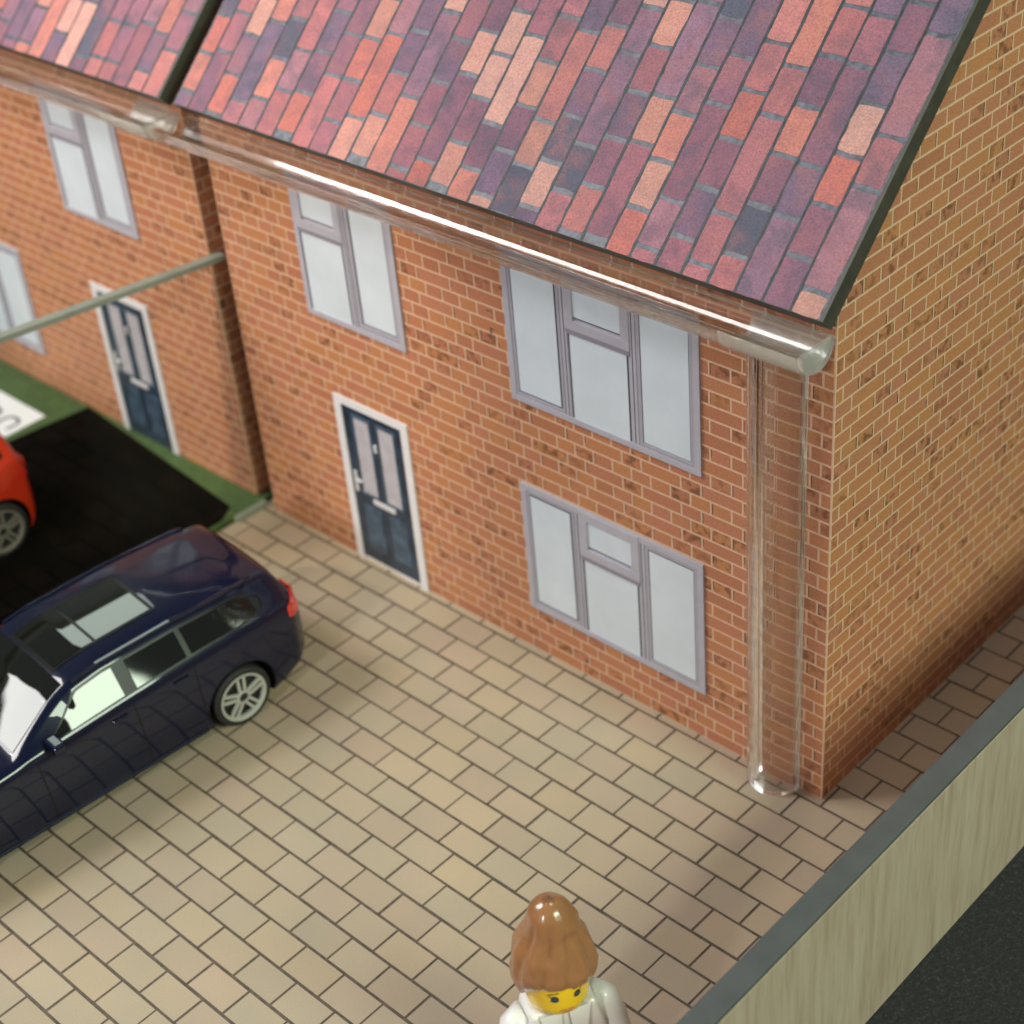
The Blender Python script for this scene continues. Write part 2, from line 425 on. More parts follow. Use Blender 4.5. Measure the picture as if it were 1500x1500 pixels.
# ------------------------------------------------------------------ openings
def plate(x0, x1, z0, z1, y, mb=None): return (mb or MB()).box(x0, x1, y, -0.001, z0, z1)
def bars(mb, x0, x1, z0, z1, wd, y):
    mb.box(x0, x1, y, -0.001, z0, z0 + wd); mb.box(x0, x1, y, -0.001, z1 - wd, z1)
    mb.box(x0, x0 + wd, y, -0.001, z0 + wd, z1 - wd); mb.box(x1 - wd, x1, y, -0.001, z0 + wd, z1 - wd)
def pane(win, x0, x1, z0, z1, g=0.10):
    MB().box(x0 - g, x1 + g, -0.075, -0.055, z0 - g, z1 + g).obj('gasket', M['gasket'], win)
    MB().box(x0, x1, -0.088, -0.056, z0, z1).obj('pane', M['pane'], win)
def sash(win, x0, x1, z0, z1, wd, y, mat='sash'):
    m = MB(); bars(m, x0, x1, z0, z1, wd, y); bevel(m.obj('sash', M[mat], win), 0.04)
def window(house, x0, z0, wide, mirror, X):
    """X maps a local x (0..width) to world"""
    W = 15.85 if wide else 10.4; H = 10.9
    m = MB(); g = 0.72
    def bx(mb, a, b, y, c, d):
        p, q = sorted((X(x0 + a), X(x0 + b))); mb.box(p, q, y, -0.001, z0 + c, z0 + d)
    bx(m, 0, W, -0.05, 0, H)
    for a, b, c, d in ((0, W, 0, 0.45), (0, W, H - 0.5, H), (0, 0.5, .45, H - .5), (W - 0.5, W, .45, H - .5)): bx(m, a, b, -0.17, c, d)
    muls = (5.15, 10.75) if wide else (5.35,)
    for u in muls: bx(m, u - 0.24, u + 0.24, -0.15, 0.45, H - 0.5)
    win = m.obj('window', M['frame'], house); bevel(win, 0.05)
    def P(a, b, c, d, g=0.10):
        p, q = sorted((X(x0 + a), X(x0 + b))); pane(win, p, q, z0 + c, z0 + d, g)
    def Sx(a, b, c, d, wd, y=-0.13, mat='sash'):
        p, q = sorted((X(x0 + a), X(x0 + b))); sash(win, p, q, z0 + c, z0 + d, wd, y, mat)
    def seam(u):
        bx_ = MB(); p = X(x0 + u); bx_.box(p - 0.035, p + 0.035, -0.156, -0.06, z0 + 0.5, z0 + H - 0.5); bx_.obj('seam', M['gasket'], win)
    def light(a, b, top):
        P(a, b, 0.36, 6.72)                                   # fixed light below
        Sx(a - 0.25, b + 0.35, 7.05, H - 0.12, 0.70, -0.22, 'frame')      # opening top light
        P(a + 0.32, b - 0.28, 7.98, 10.03)
        d = MB(); bx(d, a - 0.2, b + 0.3, -0.20, 6.74, 7.05); d.obj('drip_bar', M['drip'], win)
    if wide:
        P(0.80, 4.43, 0.84, 10.0); Sx(0.5, 4.85, 0.45, H - .5, 0.25)
        light(5.55, 10.2, True)
        P(11.35, 15.0, 0.80, 10.0); Sx(11.0, 15.35, 0.45, H - .5, 0.3)
        seam(5.18); seam(10.72)
    else:
        light(0.62, 4.85, True); P(6.2, 9.5, 1.0, 10.1); Sx(5.65, 9.9, 0.45, H - .5, 0.4); seam(5.40)
    return win
def front_door(house, x0, X, mirror):
    def bx(mb, a, b, y, c, d):
        p, q = sorted((X(x0 + a), X(x0 + b))); mb.box(p, q, y, -0.001, c, d)
    m = MB()
    bx(m, 0, 0.75, -0.17, 0, 15.2); bx(m, 7.25, 8.0, -0.17, 0, 15.2); bx(m, 0.75, 7.25, -0.17, 14.55, 15.2); bx(m, .75, 7.25, -.05, 0, .35)
    fr = MB(); bx(fr, 0.75, 7.25, -0.085, 0.30, 14.55); d = fr.obj('door', M['door'], house); bevel(d, 0.03)
    m.obj('door_frame', M['dframe'], d)
    for a in (1.95, 4.6):
        f = MB(); p, q = sorted((X(x0 + a - 0.28), X(x0 + a + 1.88)));
        bars(f, p, q, 6.65, 13.95, 0.28, -0.15); bevel(f.obj('glazing_bead', M['doorpanel'], d), 0.08)
        g = MB(); bx(g, a, a + 1.6, -0.10, 6.93, 13.65); g.obj('glazing', M['dglass'], d)
    for a in (1.7, 4.55):
        g = MB(); bx(g, a, a + 1.95, -0.15, 1.5, 5.7); bevel(g.obj('raised_panel', M['doorpanel'], d), 0.1)
    g = MB(); bx(g, 2.95, 5.4, -0.19, 6.15, 6.6); bevel(g.obj('letter_box', M['metal'], d), 0.05)
    g = MB(); bx(g, 1.05, 1.4, -0.18, 6.7, 8.6); bx(g, 1.3, 2.0, -0.30, 7.75, 7.95); bevel(g.obj('handle', M['metal'], d), 0.05)
    g = MB(); bx(g, 3.95, 4.25, -0.22, 11.3, 12.0); bevel(g.obj('knocker', M['metal'], d), 0.06)

# ------------------------------------------------------------------ half round acrylic channel
def arc_section(R, r, n=18): # closed half ring, opening towards +b
    o = [(R * math.cos(t), R * math.sin(t)) for t in [math.pi + math.pi * i / n for i in range(n + 1)]]
    i_ = [(r * math.cos(t), r * math.sin(t)) for t in [2 * math.pi - math.pi * i / n for i in range(n + 1)]]
    return o + i_
def extrude(sec, fn, a0, a1, wob=0.0, steps=1):
    mb = MB(); n = len(sec); vs = []
    for k in range(steps + 1):
        a = a0 + (a1 - a0) * k / steps
        vs += [fn(p, q, a) for p, q in sec]
    fs = [(k * n + i, k * n + (i + 1) % n, (k + 1) * n + (i + 1) % n, (k + 1) * n + i) for k in range(steps) for i in range(n)]
    h = n // 2
    for base in (0, steps * n):
        for i in range(h - 1):
            q = (base + i, base + i + 1, base + n - 2 - i, base + n - 1 - i); fs.append(q if base else q[::-1])
    return mb.add(vs, fs)

def model_house(x_left, x_right, mirror, label, tag):
    house = empty('model_house', ((x_left + x_right) / 2, 0, 0), label, 'model house', 'model houses side by side')
    W = x_right - x_left
    X = (lambda u: x_right - u) if mirror else (lambda u: x_left + u)
    H0 = under(0); Hr = under(DEPTH / 2)
    mb = MB(); sec = [(0, -0.05), (DEPTH, -0.05), (DEPTH, H0), (DEPTH / 2, Hr), (0, H0)]
    vs = [(x_left, y, z) for y, z in sec] + [(x_right, y, z) for y, z in sec]
    mb.add(vs, [(4, 3, 2, 1, 0), (5, 6, 7, 8, 9)] + [((i + 1) % 5, (i + 1) % 5 + 5, i + 5, i) for i in range(5)])
    mb.obj('wall', M['mortar'], house)
    ds = [(X(a), X(b)) for a, b in ((9.15, 19.55), (10.45, 18.45), (29.7, 45.55))]
    ds = [tuple(sorted(d)) for d in ds]
    holes = [(*ds[0], 21.65, 32.55), (*ds[1], 0, 15.2), (*ds[2], 21.65, 32.55), (*ds[2], 4.0, 14.9)]
    lay(wall_pieces(x_left, x_right, holes), 'brick', 'brickwork', M['brick'], house)
    N = lambda q: (lambda u: q[0] + u)
    window(house, 0, 21.65, False, mirror, N(ds[0])); window(house, 0, 21.65, True, mirror, N(ds[2])); window(house, 0, 4.0, True, mirror, N(ds[2]))
    front_door(house, 0, N(ds[1]), mirror)
    # roof: two boards, tiles on the front one
    th = 1.2; xl, xr = x_left - 0.45, x_right + 0.22
    ridge = EAVE + SL * ((DEPTH / 2 - EAVE.y) / SL.y)
    ev2 = Vector((0, DEPTH - EAVE.y, EAVE.z))
    prof = [(EAVE.y, EAVE.z), (ridge.y, ridge.z), (ev2.y, ev2.z), (ev2.y - RN.y * -th * -1, ev2.z - RN.z * th), (ridge.y, ridge.z - th / RN.z), (EAVE.y - RN.y * th, EAVE.z - RN.z * th)]
    n = 6; r = MB()
    r.add([(xl, y, z) for y, z in prof] + [(xr, y, z) for y, z in prof],
          [(0, 6, 7, 1), (1, 7, 8, 2), (2, 8, 9, 3), (3, 9, 10, 4), (4, 10, 11, 5), (5, 11, 6, 0), (0, 1, 4, 5), (1, 2, 3, 4), (6, 11, 10, 7), (7, 10, 9, 8)])
    roof = r.obj('roof', M['board'], house)
    s = Plane((0, EAVE.y, EAVE.z), (1, 0, 0), SL); smax = (DEPTH / 2 - EAVE.y) / SL.y
    q = MB(); v, f = prism([(xl + .02, 0.02), (xr - .20, 0.02), (xr - .20, smax - .02), (xl + .02, smax - .02)], 0.012); q.add([s.p(a, b, z) for a, b, z in v], f)
    q.obj('printed_sheet', M['slate'], roof)
    lay(tile_pieces(xl + 0.05, xr - 0.22), 'roof_tile', 'roof_tiling', M['tile'], roof)
    g = MB(); k = 1
    while xr - 0.22 - 1.85 * k > xl + .3:
        c = xr - 0.22 - 1.85 * k; pts = []; n = 44
        for i in range(n + 1):
            b = 0.03 + (smax - .06) * i / n; o = RND.uniform(-.045, .03); w_ = RND.uniform(.05, .115)
            pts += [s.p(c + o - w_, b, 0.034), s.p(c + o + w_, b, 0.034)]
        g.add(pts, [(2 * i, 2 * i + 1, 2 * i + 3, 2 * i + 2) for i in range(n)]); k += 1
    g.obj('joint_line', M['groove'], roof, kind='stuff')
    # gutter and downpipe
    gy, gz, R, rr = -1.62, 34.55, 1.60, 1.24
    sec = arc_section(R, rr)
    g = extrude(sec, lambda p, q, a: (a, gy + p, gz + q), x_left - 1.4, x_right - 0.35, steps=2)
    gut = g.obj('gutter', M['clear'], house, smooth=False)
    e = MB(); ns = 14
    ring = [(R * 1.0 * math.cos(math.pi + math.pi * i / ns), R * math.sin(math.pi + math.pi * i / ns)) for i in range(ns + 1)]
    x0, x1 = x_right - 0.34, x_right - 0.06
    e.add([(x0, gy + p, gz + q) for p, q in ring] + [(x1, gy + p * .97, gz + q * .97) for p, q in ring],
          [tuple(range(ns + 1)), tuple(range(2 * ns + 1, ns, -1))] + [(i, i + ns + 1, (i + 1) % (ns + 1) + ns + 1, (i + 1) % (ns + 1)) for i in range(ns + 1)])
    e.obj('end_cap', M['cloudy'], gut)
    pc, pR, pr_ = (x_left + 3.6 if mirror else x_right - 3.6), 1.90, 1.28
    sec2 = arc_section(pR, pr_, 24)
    dp = extrude(sec2, lambda p, q, a: (pc + p, -0.07 + q, a), 0.02, gz - R - 0.02, steps=2)
    dp.obj('downpipe', M['pipe'], house)
    j = MB(); sec3 = arc_section(R + 0.10, R + 0.012, 16)
    j = extrude(sec3, lambda p, q, a: (a, gy + p, gz + q), x_right - 5.5, x_right - 0.36)
    j.obj('joint_sleeve', M['cloudy'], gut)
    return house

H1 = model_house(-54.87, 0.0, False, 'nearer brick model house with navy door, whole front and right gable in view', 'a')
H2 = model_house(-112.2, -57.25, True, 'out-of-focus brick model house behind the clear divider, cut by left edge of picture', 'b')
sc = MB()
for (x, z, a, b) in ((-26.9, 27.6, .22, .12), (-26.55, 27.62, .12, .08), (-26.75, 26.0, .10, .45), (-26.5, 25.75, .16, .10), (-26.6, 26.3, .2, .1)): sc.box(x, x + a, -0.045, -0.02, z, z + b)
sc.obj('scuff_mark', M['scuff'], H1)

# ------------------------------------------------------------------ ground
MB().box(-400, 400, -400, 400, -1.5, -0.5).obj('floor', M['carpet'], kind='structure')
pav = MB().box(-56.2, 10.2, -60, 45, -0.48, -0.03).obj('pavement', M['joint'], kind='structure')
PAV = [(0.405, 0.323, 0.232), (0.415, 0.330, 0.236), (0.402, 0.318, 0.236), (0.398, 0.325, 0.240), (0.415, 0.327, 0.228), (0.405, 0.313, 0.233), (0.393, 0.322, 0.234)]
L, RW, Y0 = 3.428, 2.235, 0.604
offs = {1: 2.13, 2: .30, 3: 2.09, 4: .57, 5: 2.16, 6: .27, 7: 1.85, 8: .10, 9: 1.66, 10: -.22, 11: 1.56, 12: .02}
gp = Plane((0, 0, 0), (1, 0, 0), (0, 1, 0)); PP = []
for j in range(-16, 27):
    yb = -Y0 - j * RW; yt = yb + RW
    off = offs.get(j, (0.0 if j % 2 == 0 else 1.7) + (0.3 if j < 1 else -0.1) + RND.uniform(-.12, .12))
    k0 = math.floor((-56 - off) / L)
    for k in range(k0, k0 + 22):
        a, b = off + k * L, off + (k + 1) * L
        j_ = lambda: RND.uniform(-.025, .025)
        r = (max(-56.1, a + .085 + j_()), min(10.15, b - .085 + j_()), yb + .10 + j_(), yt - .10 + j_())
        if r[1] - r[0] < .2: continue
        for q in minus(r, (-54.8, -0.1, 0.1, 39.9)):
            if q[1] - q[0] < .15 or q[3] - q[2] < .1: continue
            g = RND.uniform(0.95, 1.04); c = RND.choice(PAV)
            full = abs((q[1] - q[0]) - (L - .2)) < .08
            PP.append((gp, [(q[0], q[2]), (q[1], q[2]), (q[1], q[3]), (q[0], q[3])], 0.0, (*(x * g for x in c), 0), None, None))
lay(PP, 'paver', 'paving', M['paver'], pav)

MB().box(-116, -56.35, -62, 46, -0.49, 0.38).obj('lawn', M['green'], kind='structure')
MB().box(-56.35, -55.75, -3.3, -0.08, -0.02, 0.40).obj('kerb', M['greenedge'], kind='structure')
dr = [(-81.4, -0.12), (-57.7, -2.5), (-56.75, -4.2), (-56.6, -60), (-84, -60), (-82.4, -7.3)]
MB().add([(x, y, 0.44) for x, y in dr] + [(x, y, 0.382) for x, y in dr], [tuple(range(5, -1, -1))] + [(i, (i + 1) % 6, (i + 1) % 6 + 6, i + 6) for i in range(6)]).obj('driveway', M['mat'], kind='structure')

# card lying on the green board, partly printed
cdx = MB(); cdx.box(-97, -83.4, -8.0, -3.6, 0.385, 0.46); card = cdx.obj('printed_card', M['card'])
card['label'] = 'white card with black print lying on the green board by red car'; card['category'] = 'card'
pr = MB()
def stroke(pts, wd, mb, z):
    for (x0, y0), (x1, y1) in zip(pts, pts[1:]):
        d = Vector((x1 - x0, y1 - y0)); n = Vector((-d.y, d.x)).normalized() * wd
        mb.add([(x0 - n.x, y0 - n.y, z), (x1 - n.x, y1 - n.y, z), (x1 + n.x, y1 + n.y, z), (x0 + n.x, y0 + n.y, z)], [(0, 1, 2, 3)])
for cx in (-85.3, -88.3, -91.3):
    stroke([(cx - 0.9, -7.2), (cx - 0.9, -5.9), (cx - .4, -5.5), (cx + .4, -5.5), (cx + .9, -5.9), (cx + .9, -7.2)], 0.16, pr, 0.464)
pr.obj('print', M['ink'], card)

# ------------------------------------------------------------------ divider and fence
d0 = Vector((-56.5, 0.75, 0)); d1 = d0 + Vector((-3.45, -18.1, 0)).normalized() * 48
dv = empty('divider_panel', ((d0.x + d1.x) / 2, (d0.y + d1.y) / 2, 0.43), 'clear upright divider sheet with grey top edge between the two houses', 'divider')
dn = Vector((d1 - d0).cross(Vector((0, 0, 1)))).normalized() * 0.42
def slab(z0, z1, hw):
    n = dn * hw
    q = [d0 - n, d1 - n, d1 + n, d0 + n]
    return MB().add([(p.x, p.y, z0) for p in q] + [(p.x, p.y, z1) for p in q], [(3, 2, 1, 0), (4, 5, 6, 7), (0, 1, 5, 4), (1, 2, 6, 5), (2, 3, 7, 6), (3, 0, 4, 7)])
slab(0.46, 22.55, 0.9).obj('sheet', M['sheet'], dv); slab(22.56, 23.0, 1.0).obj('top_edge', M['sheetedge'], dv)

fn = empty('fence_panel', (11.1, -8, -0.5), 'low boundary panel with pale wood-grain face and grey top edge, along right side', 'fence')
bevel(MB().box(10.42, 11.86, -58, 34, -0.49, 12.62).obj('board', M['laminate'], fn), 0.03)
bevel(MB().box(10.36, 11.84, -58, 34, 12.63, 12.95).obj('top_edge', M['fencetop'], fn), 0.10)

# ------------------------------------------------------------------ cars
def car(root, paint, P):
    I = lambda tab, u: float(np.interp(u, [a for a, b in tab], [b for a, b in tab]))
    TOP = P['top']; BELT = P['belt']; WID = P['wid']; ubk, ufr = P['ends']
    def sec(u):
        W = I(WID, u); zt = I(TOP, u); zb = min(I(BELT, u), zt - 0.12); z0 = I(P['bot'], u); h = zt - zb
        t = min(1.0, max(0.0, (h - 0.2) / 2.0)); Wg0 = W - 0.38; Wg1 = Wg0 - 1.35 * t - 0.25 * (1 - t)
        zs = min(0.5, h * 0.35)
        mid = (z0 + zb) / 2
        return [(0, z0), (W * .8, z0), (W - .22, z0 + .18), (W - .05, min(z0 + .75, mid)), (W, mid), (W - .05, mid + (zb - mid) * .55), (W - .16, zb - .25), (W - .30, zb), (Wg0, zb + min(.10, h * .2)),
                ((Wg0 + Wg1) / 2 + .04, (zb + zt - zs) / 2), (Wg1, zt - zs), (Wg1 - .22, zt - zs * .45), (Wg1 - .62, zt - zs * .12), (Wg1 * .5, zt + .06 * t), (0, zt + .12 * t)]
    def zs(u, wv):
        s = sec(u)[10:]; s = s[::-1]
        return float(np.interp(abs(wv), [a for a, b in s], [b for a, b in s]))
    def ws(u, z):  # half width of the side at height z (z between shoulder and glass top)
        s = sec(u)[2:11]; return float(np.interp(z, [b for a, b in s], [a for a, b in s]))
    us = np.concatenate([[ubk], ubk + np.array([.06, .18, .38, .7]), np.linspace(ubk + 1.05, ufr - 1.0, 110), ufr - np.array([.7, .4, .18, .06]), [ufr]])
    mb = MB(); n = 15; ring = 2 * n - 2; vs = []
    for i, u in enumerate(us):
        s = sec(u); e = min(i, len(us) - 1 - i); k = (0.90, 0.95, 0.98, 0.992, 0.998)[e] if e < 5 else 1.0
        full = [(a * k, b) for a, b in s] + [(-a * k, b) for a, b in s[-2:0:-1]]
        vs += [(u, a, b) for a, b in full]
    fs = [(i * ring + k, (i + 1) * ring + k, (i + 1) * ring + (k + 1) % ring, i * ring + (k + 1) % ring) for i in range(len(us) - 1) for k in range(ring)]
    fs += [tuple(range(ring)), tuple((len(us) - 1) * ring + k for k in range(ring - 1, -1, -1))]
    mb.add(vs, fs)
    body = mb.obj('body', [paint, M['black']])
    import bmesh as _bm
    b_ = _bm.new(); b_.from_mesh(body.data); _bm.ops.recalc_face_normals(b_, faces=b_.faces); b_.to_mesh(body.data); b_.free()
    cuts = []
    for ax in P['axles']:
        for sgn in (1, -1):
            c = MB(); Wm = I(WID, ax)
            c.lathe([(P['arch'], sgn * (Wm - 1.9)), (P['arch'], sgn * (Wm + 1.0))], 48, lambda p, q, a, ax=ax: (ax + p, a, P['wr'] + q))
            co = c.obj('cut', M['black']); b_ = _bm.new(); b_.from_mesh(co.data); _bm.ops.recalc_face_normals(b_, faces=b_.faces); b_.to_mesh(co.data); b_.free()
            m = body.modifiers.new('b', 'BOOLEAN'); m.object = co; m.operation = 'DIFFERENCE'; m.solver = 'EXACT'; cuts.append(co)
    dg = bpy.context.evaluated_depsgraph_get(); me = bpy.data.meshes.new_from_object(body.evaluated_get(dg)); body.modifiers.clear(); body.data = me
    for c in cuts: bpy.data.objects.remove(c)
    for p in me.polygons:
        c = p.center
        for ax in P['axles']:
            if math.hypot(c.x - ax, c.z - P['wr']) < P['arch'] + .01 and abs(c.y) < I(WID, ax) + .2 and (abs(p.normal.y) < .3 or abs(c.y) < I(WID, ax) - 1.5):
                if c.z > P['wr'] - P['arch'] and abs(math.hypot(c.x - ax, c.z - P['wr']) - P['arch']) < .15 or abs(abs(c.y) - (I(WID, ax) - 1.9)) < .02: p.material_index = 1
        p.use_smooth = True
    ed = body.modifiers.new('es', 'EDGE_SPLIT'); ed.split_angle = math.radians(38)
    body.parent = root
    def ch(mb, name, mat, par=root, smooth=True, **tags):
        me = mb.mesh(name, mat, smooth); o = bpy.data.objects.new(name, me); COL.objects.link(o); o.parent = par
        for k, v in tags.items(): o[k] = v
        return o
    def side_patch(name, mat, sgn, u0, u1, lo, hi, off, par=root, n=18):
        m = MB(); vs = []
        for i in range(n + 1):
            u = u0 + (u1 - u0) * i / n; s = sec(u)
            for k in range(5):
                t = lo(u) + (hi(u) - lo(u)) * k / 4.0
                A, B, C_ = s[8], s[9], s[10]
                a, b = (A, B) if t < .5 else (B, C_); tt = t * 2 if t < .5 else t * 2 - 1
                wv, z = a[0] + (b[0] - a[0]) * tt, a[1] + (b[1] - a[1]) * tt
                vs.append((u, sgn * (wv + off), z + off * .3))
        fs = [(i * 5 + k, (i + 1) * 5 + k, (i + 1) * 5 + k + 1, i * 5 + k + 1) for i in range(n) for k in range(4)]
        if sgn > 0: fs = [f[::-1] for f in fs]
        m.add(vs, fs); return ch(m, name, mat, par)
    def top_patch(name, mat, u0, u1, wf, off, par=root, n=16, n2=12):
        m = MB(); vs = []
        for i in range(n + 1):
            u = u0 + (u1 - u0) * i / n; w_ = wf(u)
            du = 0.05; sl = (zs(u + du, 0) - zs(u - du, 0)) / (2 * du); ln = math.hypot(1, sl)
            for k in range(n2 + 1):
                wv = -w_ + 2 * w_ * k / n2; vs.append((u - sl / ln * off, wv, zs(u, wv) + off / ln))
        fs = [(i * (n2 + 1) + k, (i + 1) * (n2 + 1) + k, (i + 1) * (n2 + 1) + k + 1, i * (n2 + 1) + k + 1) for i in range(n) for k in range(n2)]
        m.add(vs, fs); return ch(m, name, mat, par)
    C = lambda v: (lambda u: v)
    for sgn in (1, -1):
        g = P['glass']
        tr = side_patch('window_surround', M['black'], sgn, g['q'][0] - .25, g['f'][1] + .35, lambda u: 0.0 if u > g['q'][0] + 1.2 else 0.0 + .28 * (g['q'][0] + 1.2 - u) / 1.45, lambda u: min(1.0, max(.02, 1.0 - (u - g['f'][2] - .2) / (g['f'][1] + .35 - g['f'][2] - .2))) if u > g['f'][2] + .2 else (1.0 if u > g['q'][0] + 1.5 else 1.0 - .35 * (g['q'][0] + 1.5 - u) / 1.75), 0.03, n=40)
        side_patch('quarter_window', M['carglass'], sgn, g['q'][0], g['q'][1], lambda u: .08 if u > g['q'][0] + 1.2 else .08 + .25 * (g['q'][0] + 1.2 - u) / 1.2, lambda u: .92 if u > g['q'][0] + 1.5 else .92 - .3 * (g['q'][0] + 1.5 - u) / 1.5, .06)
        side_patch('door_window', M['carglass'], sgn, g['r'][0], g['r'][1], C(.07), C(.93), .06)
        side_patch('door_window', M['carglass'], sgn, g['f'][0], g['f'][1], C(.07), lambda u: .93 if u < g['f'][2] else max(.10, .93 - .83 * (u - g['f'][2]) / (g['f'][1] - g['f'][2])), .06, n=30)
        # door seams, handles, sill strip
        for us_ in P['seams']:
            m = MB(); vs = []
            zz = np.linspace(1.2, I(BELT, us_) - .05, 14)
            for z in zz:
                x = us_ + P['seamcurve'](us_, z); wv = ws(x, z) + .012
                vs += [(x - .045, sgn * wv, z), (x + .045, sgn * wv, z)]
            m.add(vs, [(2 * i, 2 * i + 1, 2 * i + 3, 2 * i + 2) for i in range(13)]); ch(m, 'door_seam', M['black'])
        for hu in P['handles']:
            z = I(BELT, hu) - .95; wv = ws(hu, z)
            m = MB(); m.box(hu - .65, hu + .55, sgn * wv - .10, sgn * wv + .16, z - .14, z + .14); bevel(ch(m, 'door_handle', paint, smooth=False), .08, 3)
        m = MB(); m.box(P['axles'][0] + P['arch'] + .3, P['axles'][1] - P['arch'] - .3, sgn * (I(WID, 9) - .12) - .12, sgn * (I(WID, 9) - .12) + .14, I(P['bot'], 9) + .28, I(P['bot'], 9) + .62); bevel(ch(m, 'side_skirt', paint, smooth=False), .1, 3)
        # roof rail
        if P.get('rail'):
            m = MB(); vs = []
            for i in range(31):
                u = P['rail'][0] + (P['rail'][1] - P['rail'][0]) * i / 30; s = sec(u)[11]; wv = s[0] - .12; z = zs(u, wv)
                for dy, dz in ((-.13, -.03), (.13, -.03), (.12, .17), (-.12, .17)): vs.append((u, sgn * (wv + dy), z + dz))
            m.add(vs, [(i * 4 + k, i * 4 + 4 + k, i * 4 + 4 + (k + 1) % 4, i * 4 + (k + 1) % 4) for i in range(30) for k in range(4)]); ch(m, 'roof_rail', paint, smooth=False)
        # tail lamp wraps the rear corner
        m = MB(); a0, a1, zl, zh = P['tail']; vs = []
        nu = 10
        for i in range(nu + 1):
            u = a0 + (a1 - a0) * i / nu
            for k in range(5):
                f = k / 4; top_ = zh - .55 * (i / nu) ** 2; bot = zl + .35 * (i / nu)
                z = bot + (top_ - bot) * f; vs.append((u - .05, sgn * (ws(u, z) + .05), z))
        m.add(vs, [(i * 5 + k, (i + 1) * 5 + k, (i + 1) * 5 + k + 1, i * 5 + k + 1) for i in range(nu) for k in range(4)]); ch(m, 'tail_light', M['lamp'])
        m = MB(); wv = ws(a0, zl + .5); m.box(a0 - .14, a0 + .08, *sorted((sgn * (wv - 1.6), sgn * (wv + .02))), zl + .1, zh - .3); bevel(ch(m, 'tail_light', M['lamp'], smooth=False), .12, 3)
        # head lamp
        m = MB(); wv = I(WID, ufr - 1.2) - .3; m.box(ufr - 1.5, ufr - .25, *sorted((sgn * (wv - 2.2), sgn * wv)), I(BELT, ufr - 1) - .75, I(BELT, ufr - 1) - .02); bevel(ch(m, 'headlight', M['headlamp'], smooth=False), .15, 3)
        # mirror
        mu = P['mirror']; z = I(BELT, mu) + .45; wv = ws(mu, I(BELT, mu))
        m = MB(); m.box(mu - .35, mu + .55, *sorted((sgn * (wv - .1), sgn * (wv + 1.35))), z - .45, z + .45); bevel(ch(m, 'wing_mirror', paint, smooth=False), .22, 3)
    ws_ = P['screen']
    top_patch('windscreen', M['carglass'], ws_[0], ws_[1], lambda u: sec(u)[12][0] - .05, .05)
    rw = P['rearglass']; top_patch('rear_window', M['carglass'], rw[0], rw[1], lambda u: sec(u)[12][0] - .25, .05)
    if P.get('sunroof'):
        a, b, wv = P['sunroof']
        fr = top_patch('sunroof', M['black'], a, b, C(wv), .05)
        for u0, u1 in ((a + .3, P['sundiv'] - .12), (P['sundiv'] + .12, b - .3)): top_patch('sunroof_pane', M['carglass'], u0, u1, C(wv - .22), .08, fr)
    # wheels
    R = P['wr']; rr = P['rim']
    def wheel(ax, sgn):
        W = I(WID, ax) - .02
        f = lambda p, q, a: (ax + p, sgn * (W + a), R + q)
        rim = MB()
        rim.lathe([(rr * .88, -.75), (rr * .96, -.1), (rr, 0.0), (rr * .985, .06), (rr * .90, .02), (rr * .86, -.16)], 40, f, cap=False)
        for k in range(5):
            for dd in (-.11, .11):
                t = 2 * math.pi * k / 5 + .35; ca, sa = math.cos(t), math.sin(t)
                def g(r, o): return (r * ca - o * sa, r * sa + o * ca)
                r0, r1 = rr * .2, rr * .92; o0, o1 = dd * rr * .9, dd * rr * 1.25; hw = .055 * rr
                q = [g(r0, o0 - hw), g(r1, o1 - hw), g(r1, o1 + hw), g(r0, o0 + hw)]
                rim.add([f(x, y, -.02) for x, y in q] + [f(x, y, -.22) for x, y in q], [(0, 1, 2, 3), (0, 4, 5, 1), (1, 5, 6, 2), (2, 6, 7, 3), (3, 7, 4, 0)])
        rim.lathe([(rr * .27, -.2), (rr * .27, 0.0), (rr * .20, .03), (rr * .19, -.05)], 20, f, cap=False)
        ro = ch(rim, 'wheel', M[P.get('rimmat', 'rim')], smooth=False)
        ty = MB(); ty.lathe([(rr * .97, -1.5), (R * .93, -1.5), (R, -1.3), (R, -.25), (R * .97, -.06), (R * .90, .02), (rr * 1.01, -.02), (rr * .97, -.12)], 44, f, cap=False); ch(ty, 'tyre', M['tyre'], ro)
        bk = MB(); bk.lathe([(rr * .9, -.42), (rr * .05, -.40)], 30, f); bk.lathe([(rr * .19, -.3), (rr * .18, -.03)], 20, f); ch(bk, 'hub', M['rimdark'], ro, smooth=False)
    for ax in P['axles']:
        for sgn in (1, -1): wheel(ax, sgn)

